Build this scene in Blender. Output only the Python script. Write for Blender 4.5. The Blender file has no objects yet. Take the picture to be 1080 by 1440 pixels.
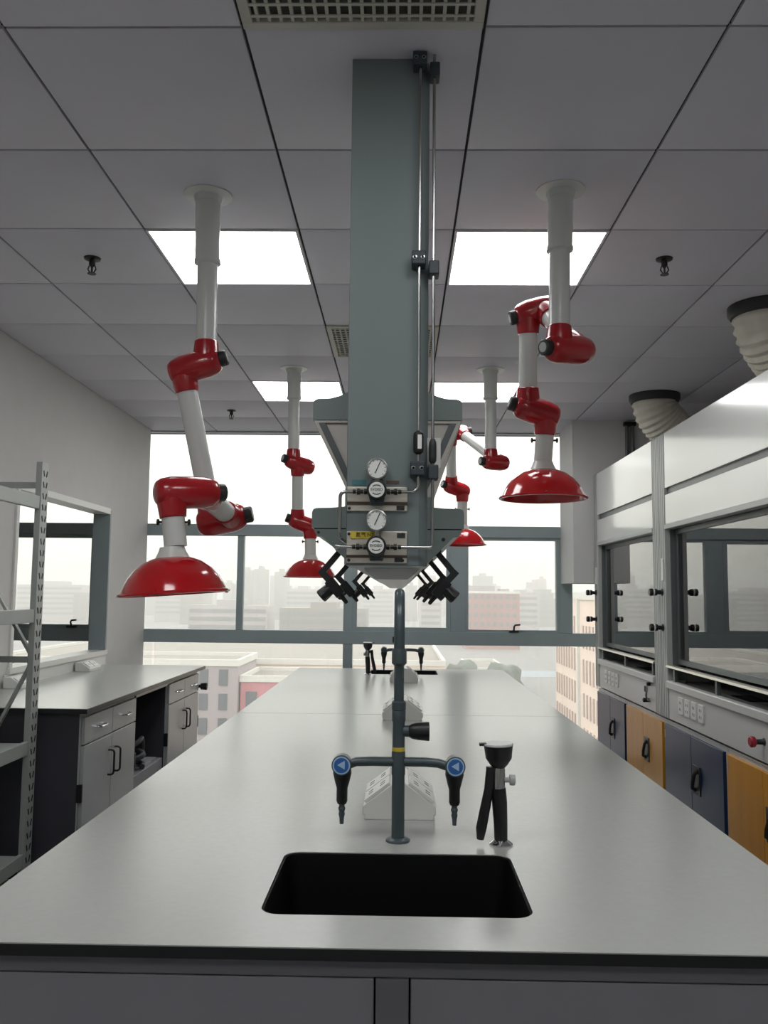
import bpy, bmesh, math, random
from mathutils import Vector, Matrix
random.seed(7)
S = bpy.context.scene
COL = S.collection

# ------------------------------------------------------------------ camera, world, exposure
F_PX, PITCH, YAW, ROLL = 1222.6, 0.0942, 0.0190, 0.0099
cam_d = bpy.data.cameras.new('camera')
cam_d.sensor_fit = 'AUTO'; cam_d.sensor_width = 36.0
cam_d.lens = 36.0 * F_PX / 1440.0
cam_d.clip_start = 0.05; cam_d.clip_end = 3000
cam = bpy.data.objects.new('camera', cam_d); COL.objects.link(cam)
_f = Vector((-math.sin(YAW)*math.cos(PITCH), math.cos(YAW)*math.cos(PITCH), math.sin(PITCH)))
_r0 = Vector((math.cos(YAW), math.sin(YAW), 0)); _u0 = _r0.cross(_f)
_r = _r0*math.cos(ROLL) + _u0*math.sin(ROLL); _u = _u0*math.cos(ROLL) - _r0*math.sin(ROLL)
cam.matrix_world = Matrix(((_r.x, _u.x, -_f.x, 0), (_r.y, _u.y, -_f.y, 0), (_r.z, _u.z, -_f.z, 1.398), (0, 0, 0, 1)))
S.camera = cam

SKY = 1.0
PANEL_EMIT = 4.0
world = bpy.data.worlds.new('hazy_sky'); S.world = world
world.use_nodes = True
nt = world.node_tree; nt.nodes.clear()
wo = nt.nodes.new('ShaderNodeOutputWorld'); bg = nt.nodes.new('ShaderNodeBackground')
tc = nt.nodes.new('ShaderNodeTexCoord'); sx = nt.nodes.new('ShaderNodeSeparateXYZ'); cr = nt.nodes.new('ShaderNodeValToRGB')
cr.color_ramp.elements[0].position = 0.0; cr.color_ramp.elements[0].color = (0.47, 0.44, 0.37, 1)
cr.color_ramp.elements[1].position = 0.30; cr.color_ramp.elements[1].color = (1.18, 1.16, 1.11, 1)
_e = cr.color_ramp.elements.new(0.09); _e.color = (0.68, 0.655, 0.59, 1)
nt.links.new(tc.outputs['Generated'], sx.inputs[0]); nt.links.new(sx.outputs['Z'], cr.inputs[0])
nt.links.new(cr.outputs[0], bg.inputs[0]); bg.inputs[1].default_value = SKY
nt.links.new(bg.outputs[0], wo.inputs[0])
vs = S.view_settings
vs.view_transform = 'Standard'; vs.look = 'None'; vs.exposure = 1.25; vs.gamma = 1.0; vs.use_curve_mapping = False

# ------------------------------------------------------------------ materials
def lin(c):
    return tuple(((v/255.0)/12.92 if v/255.0 <= 0.04045 else ((v/255.0+0.055)/1.055)**2.4) for v in c)
def mat(name, rgb, rough=0.5, metal=0.0, spec=0.5, noise=0.0, nscale=20.0, bump=0.0, coat=0.0, trans=0.0, stretch=None):
    m = bpy.data.materials.new(name); m.use_nodes = True
    n = m.node_tree.nodes; l = m.node_tree.links; b = n['Principled BSDF']
    c = lin(rgb)
    b.inputs['Base Color'].default_value = (*c, 1); b.inputs['Roughness'].default_value = rough
    b.inputs['Metallic'].default_value = metal; b.inputs['Specular IOR Level'].default_value = spec
    b.inputs['Coat Weight'].default_value = coat; b.inputs['Coat Roughness'].default_value = 0.08
    if noise or bump:
        t = n.new('ShaderNodeTexCoord'); x = n.new('ShaderNodeTexNoise'); x.inputs['Scale'].default_value = nscale; x.inputs['Detail'].default_value = 3
        if stretch:
            mp = n.new('ShaderNodeMapping'); mp.inputs['Scale'].default_value = stretch
            l.new(t.outputs['Object'], mp.inputs[0]); l.new(mp.outputs[0], x.inputs['Vector'])
        else: l.new(t.outputs['Object'], x.inputs['Vector'])
        if noise:
            r = n.new('ShaderNodeValToRGB')
            r.color_ramp.elements[0].position = 0.3; r.color_ramp.elements[1].position = 0.7
            r.color_ramp.elements[0].color = (*[v*(1-noise) for v in c], 1); r.color_ramp.elements[1].color = (*[min(1, v*(1+noise)) for v in c], 1)
            l.new(x.outputs[0], r.inputs[0]); l.new(r.outputs[0], b.inputs['Base Color'])
        if bump:
            bp = n.new('ShaderNodeBump'); bp.inputs['Strength'].default_value = bump; bp.inputs['Distance'].default_value = 0.002
            l.new(x.outputs[0], bp.inputs['Height']); l.new(bp.outputs[0], b.inputs['Normal'])
    return m
def mat_emit(name, rgb, strength):
    m = bpy.data.materials.new(name); m.use_nodes = True; n = m.node_tree.nodes; n.clear()
    o = n.new('ShaderNodeOutputMaterial'); e = n.new('ShaderNodeEmission'); e.inputs[0].default_value = (*rgb, 1); e.inputs[1].default_value = strength
    m.node_tree.links.new(e.outputs[0], o.inputs[0]); return m
def mat_glass(name, tint, ior, gain=1.0, rough=0.0):
    m = bpy.data.materials.new(name); m.use_nodes = True; n = m.node_tree.nodes; l = m.node_tree.links; n.clear()
    o = n.new('ShaderNodeOutputMaterial'); mx = n.new('ShaderNodeMixShader'); tr = n.new('ShaderNodeBsdfTransparent'); gl = n.new('ShaderNodeBsdfGlossy')
    fr = n.new('ShaderNodeFresnel'); fr.inputs['IOR'].default_value = ior; mu = n.new('ShaderNodeMath'); mu.operation = 'MULTIPLY'; mu.use_clamp = True; mu.inputs[1].default_value = gain
    tr.inputs[0].default_value = (*tint, 1); gl.inputs['Roughness'].default_value = rough
    l.new(fr.outputs[0], mu.inputs[0]); l.new(mu.outputs[0], mx.inputs[0]); l.new(tr.outputs[0], mx.inputs[1]); l.new(gl.outputs[0], mx.inputs[2]); l.new(mx.outputs[0], o.inputs[0])
    return m
M = dict(
    wall=mat('wall_paint', (216, 214, 211), 0.8, noise=0.02, nscale=6, bump=0.05),
    pier=mat('pier_paint', (214, 214, 212), 0.75, noise=0.02, nscale=6),
    floor=mat('floor_vinyl', (128, 130, 132), 0.35, noise=0.08, nscale=30),
    tile=mat('ceiling_tile_metal', (218, 216, 225), 0.55, noise=0.015, nscale=4),
    tilegap=mat('ceiling_shadow_gap', (60, 60, 62), 0.8),
    grid=mat('grid_enamel', (205, 205, 206), 0.5),
    emit=mat_emit('panel_light_glow', (1.0, 1.0, 1.0), PANEL_EMIT),
    lframe=mat('light_frame', (225, 225, 225), 0.4),
    grille=mat('grille_enamel', (200, 198, 186), 0.5),
    dark=mat('dark_cavity', (26, 27, 29), 0.7), ventin=mat('vent_cavity', (92, 92, 86), 0.7),
    frame=mat('window_frame_aluminium', (158, 171, 173), 0.45, metal=0.0, noise=0.03, nscale=12),
    handle=mat('window_handle_metal', (70, 74, 74), 0.35, metal=0.6),
    glass=mat_glass('window_glass', (0.96, 0.975, 0.965), 1.45),
    sash=mat_glass('sash_glass', (0.72, 0.75, 0.74), 1.8, 1.9),
    top=mat('phenolic_worktop', (184, 186, 181), 0.26, noise=0.02, nscale=60),
    edge=mat('worktop_black_edge', (30, 31, 33), 0.35),
    sink=mat('black_sink_plastic', (6, 6, 8), 0.6, spec=0.15),
    body=mat('cabinet_charcoal', (66, 66, 74), 0.5, noise=0.03, nscale=10),
    panel=mat('bench_panel_grey', (150, 148, 154), 0.5, noise=0.03, nscale=8),
    rail=mat('bench_rail_grey', (120, 120, 126), 0.45),
    front=mat('cabinet_front_grey', (172, 174, 174), 0.32, noise=0.02, nscale=10),
    chrome=mat('chrome', (215, 215, 215), 0.12, metal=1.0),
    steel=mat('steel_tube', (176, 178, 176), 0.22, metal=1.0),
    brushed=mat('brushed_plate', (206, 202, 190), 0.35, metal=0.55, noise=0.04, nscale=40, stretch=(1, 1, 12)),
    col=mat('service_grey_enamel', (114, 125, 125), 0.38, noise=0.02, nscale=5),
    trough=mat('trough_grey_enamel', (124, 137, 135), 0.38, noise=0.02, nscale=5),
    pale=mat('pale_panel', (205, 200, 192), 0.5),
    white=mat('white_plastic', (228, 228, 224), 0.35),
    black=mat('black_plastic', (24, 25, 28), 0.4),
    blackm=mat('black_matte', (38, 41, 42), 0.5),
    clamp=mat('dark_clamp', (50, 60, 66), 0.45),
    red=mat('red_plastic', (172, 22, 32), 0.22, coat=0.4, noise=0.03, nscale=9),
    hoodred=mat('red_gloss_shell', (190, 18, 26), 0.14, coat=0.6),
    tube=mat('white_tube_enamel', (216, 218, 214), 0.25),
    faucet=mat('faucet_grey_epoxy', (70, 82, 86), 0.3),
    blue=mat('blue_disc', (52, 108, 178), 0.35),
    bluelight=mat('pale_blue_disc', (176, 208, 236), 0.35),
    yellow=mat('yellow_sticker', (212, 190, 60), 0.5),
    teal=mat('teal_sticker', (66, 116, 124), 0.5),
    brown=mat('brown_channel', (96, 76, 66), 0.5),
    dial=mat('dial_white', (226, 228, 224), 0.4),
    hoodw=mat('hood_white_panel', (232, 234, 230), 0.16, coat=0.5),
    hoodg=mat('hood_grey_profile', (186, 189, 186), 0.35),
    hoodd=mat('hood_dark_profile', (96, 102, 102), 0.35),
    hoodi=mat('hood_liner', (150, 152, 150), 0.5),
    hoodbot=mat('hood_control_panel', (206, 206, 204), 0.35),
    cblue=mat('blue_cabinet_steel', (30, 50, 82), 0.3, spec=0.3, noise=0.06, nscale=14, stretch=(1, 1, 0.15)),
    cyel=mat('yellow_cabinet_steel', (206, 144, 36), 0.3, spec=0.3, noise=0.06, nscale=14, stretch=(1, 1, 0.15)),
    duct=mat('flexible_duct_cloth', (214, 210, 196), 0.75, noise=0.06, nscale=25, bump=0.2),
    rack=mat('rack_grey_enamel', (168, 172, 168), 0.45, noise=0.03, nscale=10),
    slot=mat('rack_slot', (34, 36, 36), 0.7),
    redknob=mat('red_knob', (170, 40, 58), 0.4),
    hose=mat('grey_hose', (70, 70, 74), 0.6),
    screw=mat('dark_screw', (58, 58, 56), 0.4, metal=0.7),
)

# ------------------------------------------------------------------ helpers
ORG = {}
class MB:
    def __init__(s): s.v = []; s.f = []; s.sm = []
    def add(s, vs, fs, smooth=True):
        o = len(s.v); s.v += [tuple(v) for v in vs]
        for q in fs: s.f.append(tuple(i+o for i in q)); s.sm.append(smooth)
        return s
    def box(s, x0, x1, y0, y1, z0, z1):
        return s.add([(x0,y0,z0),(x1,y0,z0),(x1,y1,z0),(x0,y1,z0),(x0,y0,z1),(x1,y0,z1),(x1,y1,z1),(x0,y1,z1)],
              [(0,3,2,1),(4,5,6,7),(0,1,5,4),(1,2,6,5),(2,3,7,6),(3,0,4,7)], False)
    def bar(s, a, b, w, h, up=(0,0,1)):          # rectangular bar from a to b
        a = Vector(a); b = Vector(b); d = (b-a).normalized(); u = Vector(up)
        if abs(d.dot(u)) > 0.99: u = Vector((0,1,0))
        r = d.cross(u).normalized(); u = r.cross(d).normalized(); vs = []
        for p in (a, b):
            for i, j in ((-1,-1),(1,-1),(1,1),(-1,1)): vs.append(p + r*(i*w/2) + u*(j*h/2))
        return s.add(vs, [(3,2,1,0),(4,5,6,7),(0,1,5,4),(1,2,6,5),(2,3,7,6),(3,0,4,7)], False)
    def lathe(s, o, d, prof, n=20, caps=True):     # prof: (radius, distance along d)
        o = Vector(o); d = Vector(d).normalized(); a = Vector((0,0,1)) if abs(d.z) < 0.9 else Vector((1,0,0))
        x = d.cross(a).normalized(); y = d.cross(x).normalized(); vs = []; fs = []
        for r, t in prof:
            for k in range(n):
                q = 2*math.pi*k/n; vs.append(o + d*t + (x*math.cos(q) + y*math.sin(q))*r)
        for i in range(len(prof)-1):
            for k in range(n):
                k2 = (k+1) % n; fs.append((i*n+k, i*n+k2, (i+1)*n+k2, (i+1)*n+k))
        if caps:
            if prof[0][0] > 1e-5: fs.append(tuple(range(n-1, -1, -1)))
            if prof[-1][0] > 1e-5: fs.append(tuple((len(prof)-1)*n + k for k in range(n)))
        return s.add(vs, fs)
    def cyl(s, a, b, r0, r1=None, n=20):
        a = Vector(a); b = Vector(b)
        return s.lathe(a, b-a, [(r0, 0), (r0 if r1 is None else r1, (b-a).length)], n)
    def tube(s, pts, r, n=10, caps=True):
        P = [Vector(p) for p in pts]; R = r if isinstance(r, (list, tuple)) else [r]*len(P)
        T = [((P[min(i+1, len(P)-1)] - P[max(i-1, 0)]).normalized()) for i in range(len(P))]
        a = Vector((0,0,1)) if abs(T[0].z) < 0.9 else Vector((1,0,0)); x = T[0].cross(a).normalized(); vs = []; fs = []
        for i, p in enumerate(P):
            x = (x - T[i]*x.dot(T[i])).normalized(); y = T[i].cross(x)
            for k in range(n):
                q = 2*math.pi*k/n; vs.append(p + (x*math.cos(q) + y*math.sin(q))*R[i])
        for i in range(len(P)-1):
            for k in range(n): k2 = (k+1) % n; fs.append((i*n+k, i*n+k2, (i+1)*n+k2, (i+1)*n+k))
        if caps: fs.append(tuple(range(n-1, -1, -1))); fs.append(tuple((len(P)-1)*n+k for k in range(n)))
        return s.add(vs, fs)
    def prism(s, poly, axis, t0, t1):      # poly in the two other axes (order x,y,z without axis)
        n = len(poly); vs = []
        for t in (t0, t1):
            for a, b in poly: vs.append({'x': (t, a, b), 'y': (a, t, b), 'z': (a, b, t)}[axis])
        return s.add(vs, [tuple(range(n)), tuple(range(2*n-1, n-1, -1))] + [(i, n+i, n+(i+1) % n, (i+1) % n) for i in range(n)], False)
    def mesh(s, name, org=(0,0,0), fix=True):
        me = bpy.data.meshes.new(name); o = Vector(org)
        me.from_pydata([Vector(v)-o for v in s.v], [], s.f)
        if fix:
            b = bmesh.new(); b.from_mesh(me); bmesh.ops.recalc_face_normals(b, faces=b.faces); b.to_mesh(me); b.free()
        for p in me.polygons: p.use_smooth = True
        me.set_sharp_from_angle(angle=math.radians(38)); me.update()
        return me
    def build(s, name, m, parent=None, bevel=0, org=None):
        if parent is not None: org = ORG[parent.name_full if False else parent]
        elif org is None:
            xs = [v[0] for v in s.v]; ys = [v[1] for v in s.v]; zs = [v[2] for v in s.v]
            org = ((min(xs)+max(xs))/2, (min(ys)+max(ys))/2, min(zs))
        o = bpy.data.objects.new(name, s.mesh(name, org)); COL.objects.link(o)
        o.data.materials.append(M[m] if isinstance(m, str) else m)
        if parent is not None: o.parent = parent
        else: o.location = org
        ORG[o] = Vector(org)
        if bevel:
            b = o.modifiers.new('bevel', 'BEVEL'); b.width = bevel; b.segments = 2; b.limit_method = 'ANGLE'; b.angle_limit = math.radians(40)
        return o
def tag(o, label=None, cat=None, group=None, kind=None):
    if label: o['label'] = label
    if cat: o['category'] = cat
    if group: o['group'] = group
    if kind: o['kind'] = kind
    return o
def thing(name, label, cat, loc, group=None, kind=None):
    o = bpy.data.objects.new(name, None); o.empty_display_size = 0.1; COL.objects.link(o); o.location = loc; ORG[o] = Vector(loc)
    return tag(o, label, cat, group, kind)
def share(src, parent, loc=(0,0,0), rot=None):
    c = src.copy(); COL.objects.link(c); c.parent = parent; c.location = loc
    if rot: c.rotation_euler = rot
    return c
def lathe1(name, m, parent, o, d, prof, n=20, **k): return MB().lathe(o, d, prof, n).build(name, m, parent, **k)
def box1(name, m, parent, *a, **k): return MB().box(*a).build(name, m, parent, **k)
def rrect(x0, x1, y0, y1, r, n=6):
    P = []
    for cx, cy, a0 in ((x1-r, y1-r, 0), (x0+r, y1-r, 90), (x0+r, y0+r, 180), (x1-r, y0+r, 270)):
        for k in range(n+1):
            a = math.radians(a0 + 90*k/n); P.append((cx + r*math.cos(a), cy + r*math.sin(a)))
    return P
def text_part(name, body, m, parent, loc, size, cjk=False, rz=0.0, depth=0.0004):
    cu = bpy.data.curves.new(name, 'FONT'); cu.body = body; cu.size = size; cu.align_x = 'CENTER'; cu.align_y = 'CENTER'; cu.extrude = depth; cu.resolution_u = 3
    t = bpy.data.objects.new(name+'_tmp', cu); COL.objects.link(t)
    bpy.context.view_layer.update()
    me = bpy.data.meshes.new_from_object(t.evaluated_get(bpy.context.evaluated_depsgraph_get()))
    bpy.data.objects.remove(t)
    # text lies in xy; stand it up facing -y
    me.transform(Matrix.Translation(Vector(loc) - ORG[parent]) @ Matrix.Rotation(math.radians(90), 4, 'X'))
    o = bpy.data.objects.new(name, me); COL.objects.link(o); o.parent = parent; me.materials.clear(); me.materials.append(M[m]); ORG[o] = ORG[parent]
    return o

# ------------------------------------------------------------------ room shell
CE, WL, WR, WF, WB = 2.794, -2.17, 2.42, 7.43, -3.0
LX = -4.9                                             # far side of the neighbouring bay
tag(box1('floor', 'floor', None, LX-0.1, WR+0.1, WB, WF+0.25, -0.12, 0.0), 'grey vinyl laboratory floor', 'floor', kind='structure')
ceil = tag(box1('ceiling', 'tilegap', None, LX-0.1, WR+0.1, WB, WF+0.25, CE+0.014, CE+0.16), 'grey suspended ceiling of square metal tiles', 'ceiling', kind='structure')
GX, GY = 0.198, 2.032
def tile_mesh(x0, x1, y0, y1):
    g = 0.0045; b = 0.008; z = CE; t = CE+0.02
    return MB().add([(x0+g,y0+g,t),(x1-g,y0+g,t),(x1-g,y1-g,t),(x0+g,y1-g,t),(x0+g,y0+g,z+.004),(x1-g,y0+g,z+.004),(x1-g,y1-g,z+.004),(x0+g,y1-g,z+.004),
                     (x0+b+g,y0+b+g,z),(x1-b-g,y0+b+g,z),(x1-b-g,y1-b-g,z),(x0+b+g,y1-b-g,z)],
                    [(0,1,2,3),(0,4,5,1),(1,5,6,2),(2,6,7,3),(3,7,4,0),(4,8,9,5),(5,9,10,6),(6,10,11,7),(7,11,8,4),(8,11,10,9)], False)
LIGHTS = {(-2, 2), (0, 2), (-2, 6), (0, 6), (-2, -2), (0, -2), (-2, -6), (0, -6)}  # negative rows: unseen panels added to brighten the interior
GRILLES = {(-1, -1), (-1, 4)}
proto_tile = None
for i in range(-4, 4):
    for j in range(-1, 9):
        if (i, j) in LIGHTS or (i, j) in GRILLES: continue
        x0, x1, y0, y1 = GX+.6*i, GX+.6*(i+1), GY+.6*j, GY+.6*(j+1)
        cx0, cx1 = max(x0, WL), min(x1, WR)
        if cx1-cx0 < 0.05: continue
        if (cx0, cx1) == (x0, x1) and proto_tile:
            o = share(proto_tile, ceil, (x0-proto_tile['gx'], y0-proto_tile['gy'], 0)); 
        else:
            o = tile_mesh(cx0, cx1, y0, y1).build('ceiling_tile', 'tile', ceil)
            if (cx0, cx1) == (x0, x1): proto_tile = o; o['gx'] = x0; o['gy'] = y0
for o in ceil.children:
    for k in ('gx', 'gy'):
        if k in o: del o[k]
# plain tiled continuation out of view (behind the camera and over the neighbouring bay)
rest = MB()
for i in range(-4, 4):
    for j in range(-9, -1):
        if (i, j) in LIGHTS: continue
        x0, x1, y0, y1 = max(GX+.6*i, WL), min(GX+.6*(i+1), WR), max(GY+.6*j, WB), GY+.6*(j+1)
        if x1-x0 < .05 or y1-y0 < .05: continue
        t = tile_mesh(x0, x1, y0, y1); rest.add(t.v, t.f, False)
rest.box(LX, WL-0.1, WB, WF, CE, CE+0.02)
tag(rest.build('ceiling_tiling', 'tile', ceil), kind='stuff')
tag(box1('wall_right', 'wall', None, WR, WR+0.15, WB, WF+0.2, 0, CE+.01), 'white painted wall behind the fume hoods', 'wall', kind='structure')
tag(box1('wall_back', 'wall', None, LX, WR, WB-0.15, WB, 0, CE+.01), 'white painted wall at the near end of the room', 'wall', kind='structure')
tag(box1('wall_outer', 'wall', None, LX-0.15, LX, WB, WF+0.2, 0, CE+.01), 'white painted wall of the neighbouring bay', 'wall', kind='structure')
# left partition wall with an opening
OY0, OY1, OZ0, OZ1, WT = 4.85, 6.42, 0.955, 2.0, 0.11
w = MB().box(WL-WT, WL, WB, OY0, 0, CE+.01).box(WL-WT, WL, OY1, WF-0.02, 0, CE+.01).box(WL-WT, WL, OY0, OY1, 0, OZ0).box(WL-WT, WL, OY0, OY1, OZ1, CE+.01)
tag(w.build('wall_left', 'wall', None), 'white painted left wall with an interior window opening', 'wall', kind='structure')
w2 = thing('window_2', 'white-framed interior window opening in the left wall above the side bench', 'window', (WL, (OY0+OY1)/2, OZ0), kind='structure')
fr = 0.03
for nm, a in (('head_lining', (WL-WT-.005, WL+.012, OY0, OY1, OZ1-.03, OZ1+.012)), ('sill', (WL-WT-.005, WL+.02, OY0-.02, OY1+.02, OZ0-.02, OZ0+.015)),
              ('near_jamb', (WL-WT-.005, WL+.012, OY0-.012, OY0+.025, OZ0, OZ1)), ('far_jamb', (WL-WT-.005, WL+.012, OY1-.012, OY1+.012, OZ0, OZ1))):
    box1(nm, 'frame' if nm == 'far_jamb' else 'white', w2, *a, bevel=.002)
# casing below the opening
box1('apron', 'white', w2, WL, WL+.008, OY0-.06, OY1+.02, OZ0-.09, OZ0-.02)
# boxed pier beside the window
tag(box1('wall_pier', 'pier', None, 1.363, WR, 6.86, WF-0.02, 1.5, CE+.005), 'white boxed pier hanging from the ceiling beside the window', 'pier', kind='structure')

# ------------------------------------------------------------------ far curtain wall (window_1)
w1 = thing('window_1', 'full-height grey aluminium window wall facing the hazy city', 'window', (0, WF, 0), kind='structure')
FD = 0.07
def wbar(nm, x0, x1, z0, z1, y0=WF, y1=WF+FD, m='frame'): return box1(nm, m, w1, x0, x1, y0, y1, z0, z1, bevel=.003)
RT0, RT1, RL0, RL1 = 1.885, 1.982, 0.975, 1.085
wbar('transom', LX, WR, RT0, RT1, WF-.03, WF+FD); wbar('transom', LX, WR, RL0, RL1, WF-.03, WF+FD)
wbar('head', LX, WR, CE-.008, CE+.01); wbar('bottom_rail', LX, WR, 0.0, 0.07)
wbar('mullion', -0.477, -0.398, 0.07, RL0, WF-.025); wbar('mullion', -0.477, -0.398, RL1, RT0, WF-.025); wbar('mullion', -0.477, -0.398, RT1, CE-.008, WF-.025)
for x0, x1 in ((-1.393, -1.339), (0.43, 0.56), (1.348, 1.462), (-2.621, -2.486), (-3.6, -3.5)):
    wbar('mullion', x0, x1, RL1, RT0, WF-.01)
wbar('mullion', -4.0, -3.93, RT1, CE-.008)
for x0, x1 in ((2.0, 2.05), (-2.4, -2.2), (-4.0, -3.93)): wbar('mullion', x0, x1, 0.07, RL0)
# opening casements: thin inner frames
def casement(x0, x1, z0, z1, t=.03):
    f = MB().box(x0, x1, WF-.012, WF+.05, z0, z0+t).box(x0, x1, WF-.012, WF+.05, z1-t, z1).box(x0, x0+t, WF-.012, WF+.05, z0+t, z1-t).box(x1-t, x1, WF-.012, WF+.05, z0+t, z1-t)
    return f.build('casement_frame', 'frame', w1)
casement(0.56, 1.348, RL1, RT0, .022); casement(-0.398, 0.43, RL1, RT0, .035); casement(-3.5, -2.621, RL1, RT0, .03)
def whandle(x, z):
    h = MB().box(x-.04, x+.04, WF-.04, WF-.012, z, z+.018)
    h.tube([(x, WF-.03, z+.015), (x, WF-.05, z+.05), (x+.008, WF-.055, z+.062), (x+.05, WF-.055, z+.066)], .008, 8)
    return h.build('handle', 'handle', w1)
whandle(0.963, RL1+.002); whandle(-2.79, RL1+.004)
PX = [LX, -3.93, -2.1, -0.44, WR]
xs_mid = [LX, -3.55, -2.55, -1.366, -0.44, 0.495, 1.405, WR]
for a, b in zip(xs_mid[:-1], xs_mid[1:]): box1('pane', 'glass', w1, a+.01, b-.01, WF+.03, WF+.036, RL1, RT0)
for a, b in zip(PX[:-1], PX[1:]):
    box1('pane', 'glass', w1, a+.01, b-.01, WF+.03, WF+.036, RT1, CE-.008); box1('pane', 'glass', w1, a+.01, b-.01, WF+.03, WF+.036, .07, RL0)

# ------------------------------------------------------------------ ceiling fittings
def panel_light(i, j, label):
    x0, y0 = GX+.6*i, GY+.6*j
    t = thing('panel_light', label, 'ceiling light', (x0+.3, y0+.3, CE), 'square panel lights in the ceiling')
    m = MB(); e = .014; g = .004
    for a in ((x0+g, x0+.6-g, y0+g, y0+e), (x0+g, x0+.6-g, y0+.6-e, y0+.6-g), (x0+g, x0+e, y0+e, y0+.6-e), (x0+.6-e, x0+.6-g, y0+e, y0+.6-e)): m.box(*a, CE-.002, CE+.016)
    m.build('frame', 'lframe', t); box1('diffuser', 'emit', t, x0+e, x0+.6-e, y0+e, y0+.6-e, CE+.002, CE+.012)
for (i, j), lb in {(-2, 2): 'bright square panel light behind the near left extraction arm', (0, 2): 'bright square panel light behind the near right extraction arm',
                   (-2, 6): 'small-looking far panel light left of the service column', (0, 6): 'small-looking far panel light right of the service column',
                   (-2, -2): 'unseen panel light added above the camera on the left', (0, -2): 'unseen panel light added above the camera on the right',  # this row and the next: out-of-view lights added for interior brightness
                   (-2, -6): 'unseen panel light added at the near end of the ceiling on the left', (0, -6): 'unseen panel light added at the near end of the ceiling on the right'}.items(): panel_light(i, j, lb)
def vent(i, j, label):
    x0, y0 = GX+.6*i, GY+.6*j
    t = thing('air_vent', label, 'air vent', (x0+.3, y0+.3, CE), 'square air vents in the ceiling')
    m = MB(); e = .03; g = .004
    for a in ((x0+g, x0+.6-g, y0+g, y0+e), (x0+g, x0+.6-g, y0+.6-e, y0+.6-g), (x0+g, x0+e, y0+e, y0+.6-e), (x0+.6-e, x0+.6-g, y0+e, y0+.6-e)): m.box(*a, CE-.006, CE+.013)
    m.build('frame', 'grille', t, bevel=.002)
    box1('cavity', 'ventin', t, x0+e, x0+.6-e, y0+e, y0+.6-e, CE+.011, CE+.0135)
    n = 19; p = None
    for k in range(n):
        x = x0+e+(.6-2*e)*(k+.5)/n
        if p is None:
            p = MB().box(x-.004, x+.004, y0+e, y0+.6-e, CE-.002, CE+.010).build('slat', 'grille', t); px0 = x
        else: share(p, t, (x-px0, 0, 0))
    p = None
    for k in range(13):
        y = y0+e+(.6-2*e)*(k+.5)/13
        if p is None:
            p = MB().box(x0+e, x0+.6-e, y-.004, y+.004, CE-.004, CE-.001).build('cross_slat', 'grille', t); py0 = y
        else: share(p, t, (0, y-py0, 0))
vent(-1, -1, 'large air vent grille at the top centre of the ceiling'); vent(-1, 4, 'far air vent grille half hidden behind the service column')
def sprinkler(x, y, label):
    t = thing('sprinkler', label, 'sprinkler', (x, y, CE), 'fire sprinklers in the ceiling')
    lathe1('plate', 'screw', t, (x, y, CE), (0,0,-1), [(.035, 0), (.033, .006), (.014, .012)])
    m = MB().lathe((x, y, CE-.012), (0,0,-1), [(.013, 0), (.013, .02), (.008, .024), (.004, .03), (.004, .05)], 10)
    m.tube([(x-.012, y, CE-.034), (x-.017, y, CE-.048), (x-.006, y, CE-.066)], .0028, 6).tube([(x+.012, y, CE-.034), (x+.017, y, CE-.048), (x+.006, y, CE-.066)], .0028, 6)
    m.build('frame', 'screw', t)
    lathe1('deflector', 'screw', t, (x, y, CE-.064), (0,0,-1), [(.006, 0), (.018, .003), (.018, .005)], 12)
sprinkler(-1.305, 3.52, 'sprinkler in the ceiling left of the near left panel light'); sprinkler(1.085, 3.51, 'sprinkler in the ceiling right of the near right panel light'); sprinkler(-1.305, 6.56, 'small far sprinkler in the ceiling near the window')

# ------------------------------------------------------------------ island bench
BX0, BX1, BY0, BYM, BY1, BZ = -0.738, 0.762, 1.407, 4.048, 6.52, 0.85
def worktop(name, label, x0, x1, y0, y1, z, hole, th=.02):
    t = thing(name, label, 'worktop', ((x0+x1)/2, (y0+y1)/2, z-th), 'island worktop slabs')
    bm = bmesh.new(); o = ORG[t]
    out = [(x0,y0),(x1,y0),(x1,y1),(x0,y1)]; inn = rrect(*hole, .035)
    def loop(P, zz):
        V = [bm.verts.new((p[0]-o.x, p[1]-o.y, zz-o.z)) for p in P]; return V, [bm.edges.new((V[i], V[(i+1) % len(V)])) for i in range(len(V))]
    vo, eo = loop(out, z); vi, ei = loop(inn, z)
    bmesh.ops.triangle_fill(bm, use_beauty=True, edges=eo+ei)
    top = list(bm.faces)
    for P, V in ((out, vo), (inn, vi)):
        L = [bm.verts.new((v.co.x, v.co.y, z-.002-o.z)) for v in V]
        for i in range(len(V)): k = (i+1) % len(V); bm.faces.new((V[i], V[k], L[k], L[i]))
    bmesh.ops.recalc_face_normals(bm, faces=bm.faces)
    me = bpy.data.meshes.new('top_sheet'); bm.to_mesh(me); bm.free()
    s = bpy.data.objects.new('top_sheet', me); COL.objects.link(s); s.parent = t; me.materials.append(M['top']); ORG[s] = o
    m = MB(); n = len(inn)   # dark core slab below the sheet, with the same hole
    hx0, hx1, hy0, hy1 = hole
    m.box(x0, x1, y0, hy0, z-th, z-.0025).box(x0, x1, hy1, y1, z-th, z-.0025).box(x0, hx0, hy0, hy1, z-th, z-.0025).box(hx1, x1, hy0, hy1, z-th, z-.0025)
    m.build('core', 'edge', t)
    return t
SINK1 = (-0.238, 0.236, 1.545, 1.908); SINK2 = (-0.205, 0.268, 6.05, 6.40)
worktop('island_worktop', 'near half of the long pale grey island worktop with black edge', BX0, BX1, BY0, BYM-.0025, BZ, SINK1)
worktop('island_worktop', 'far half of the long pale grey island worktop by the window', BX0, BX1, BYM+.0025, BY1, BZ, SINK2)
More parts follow.
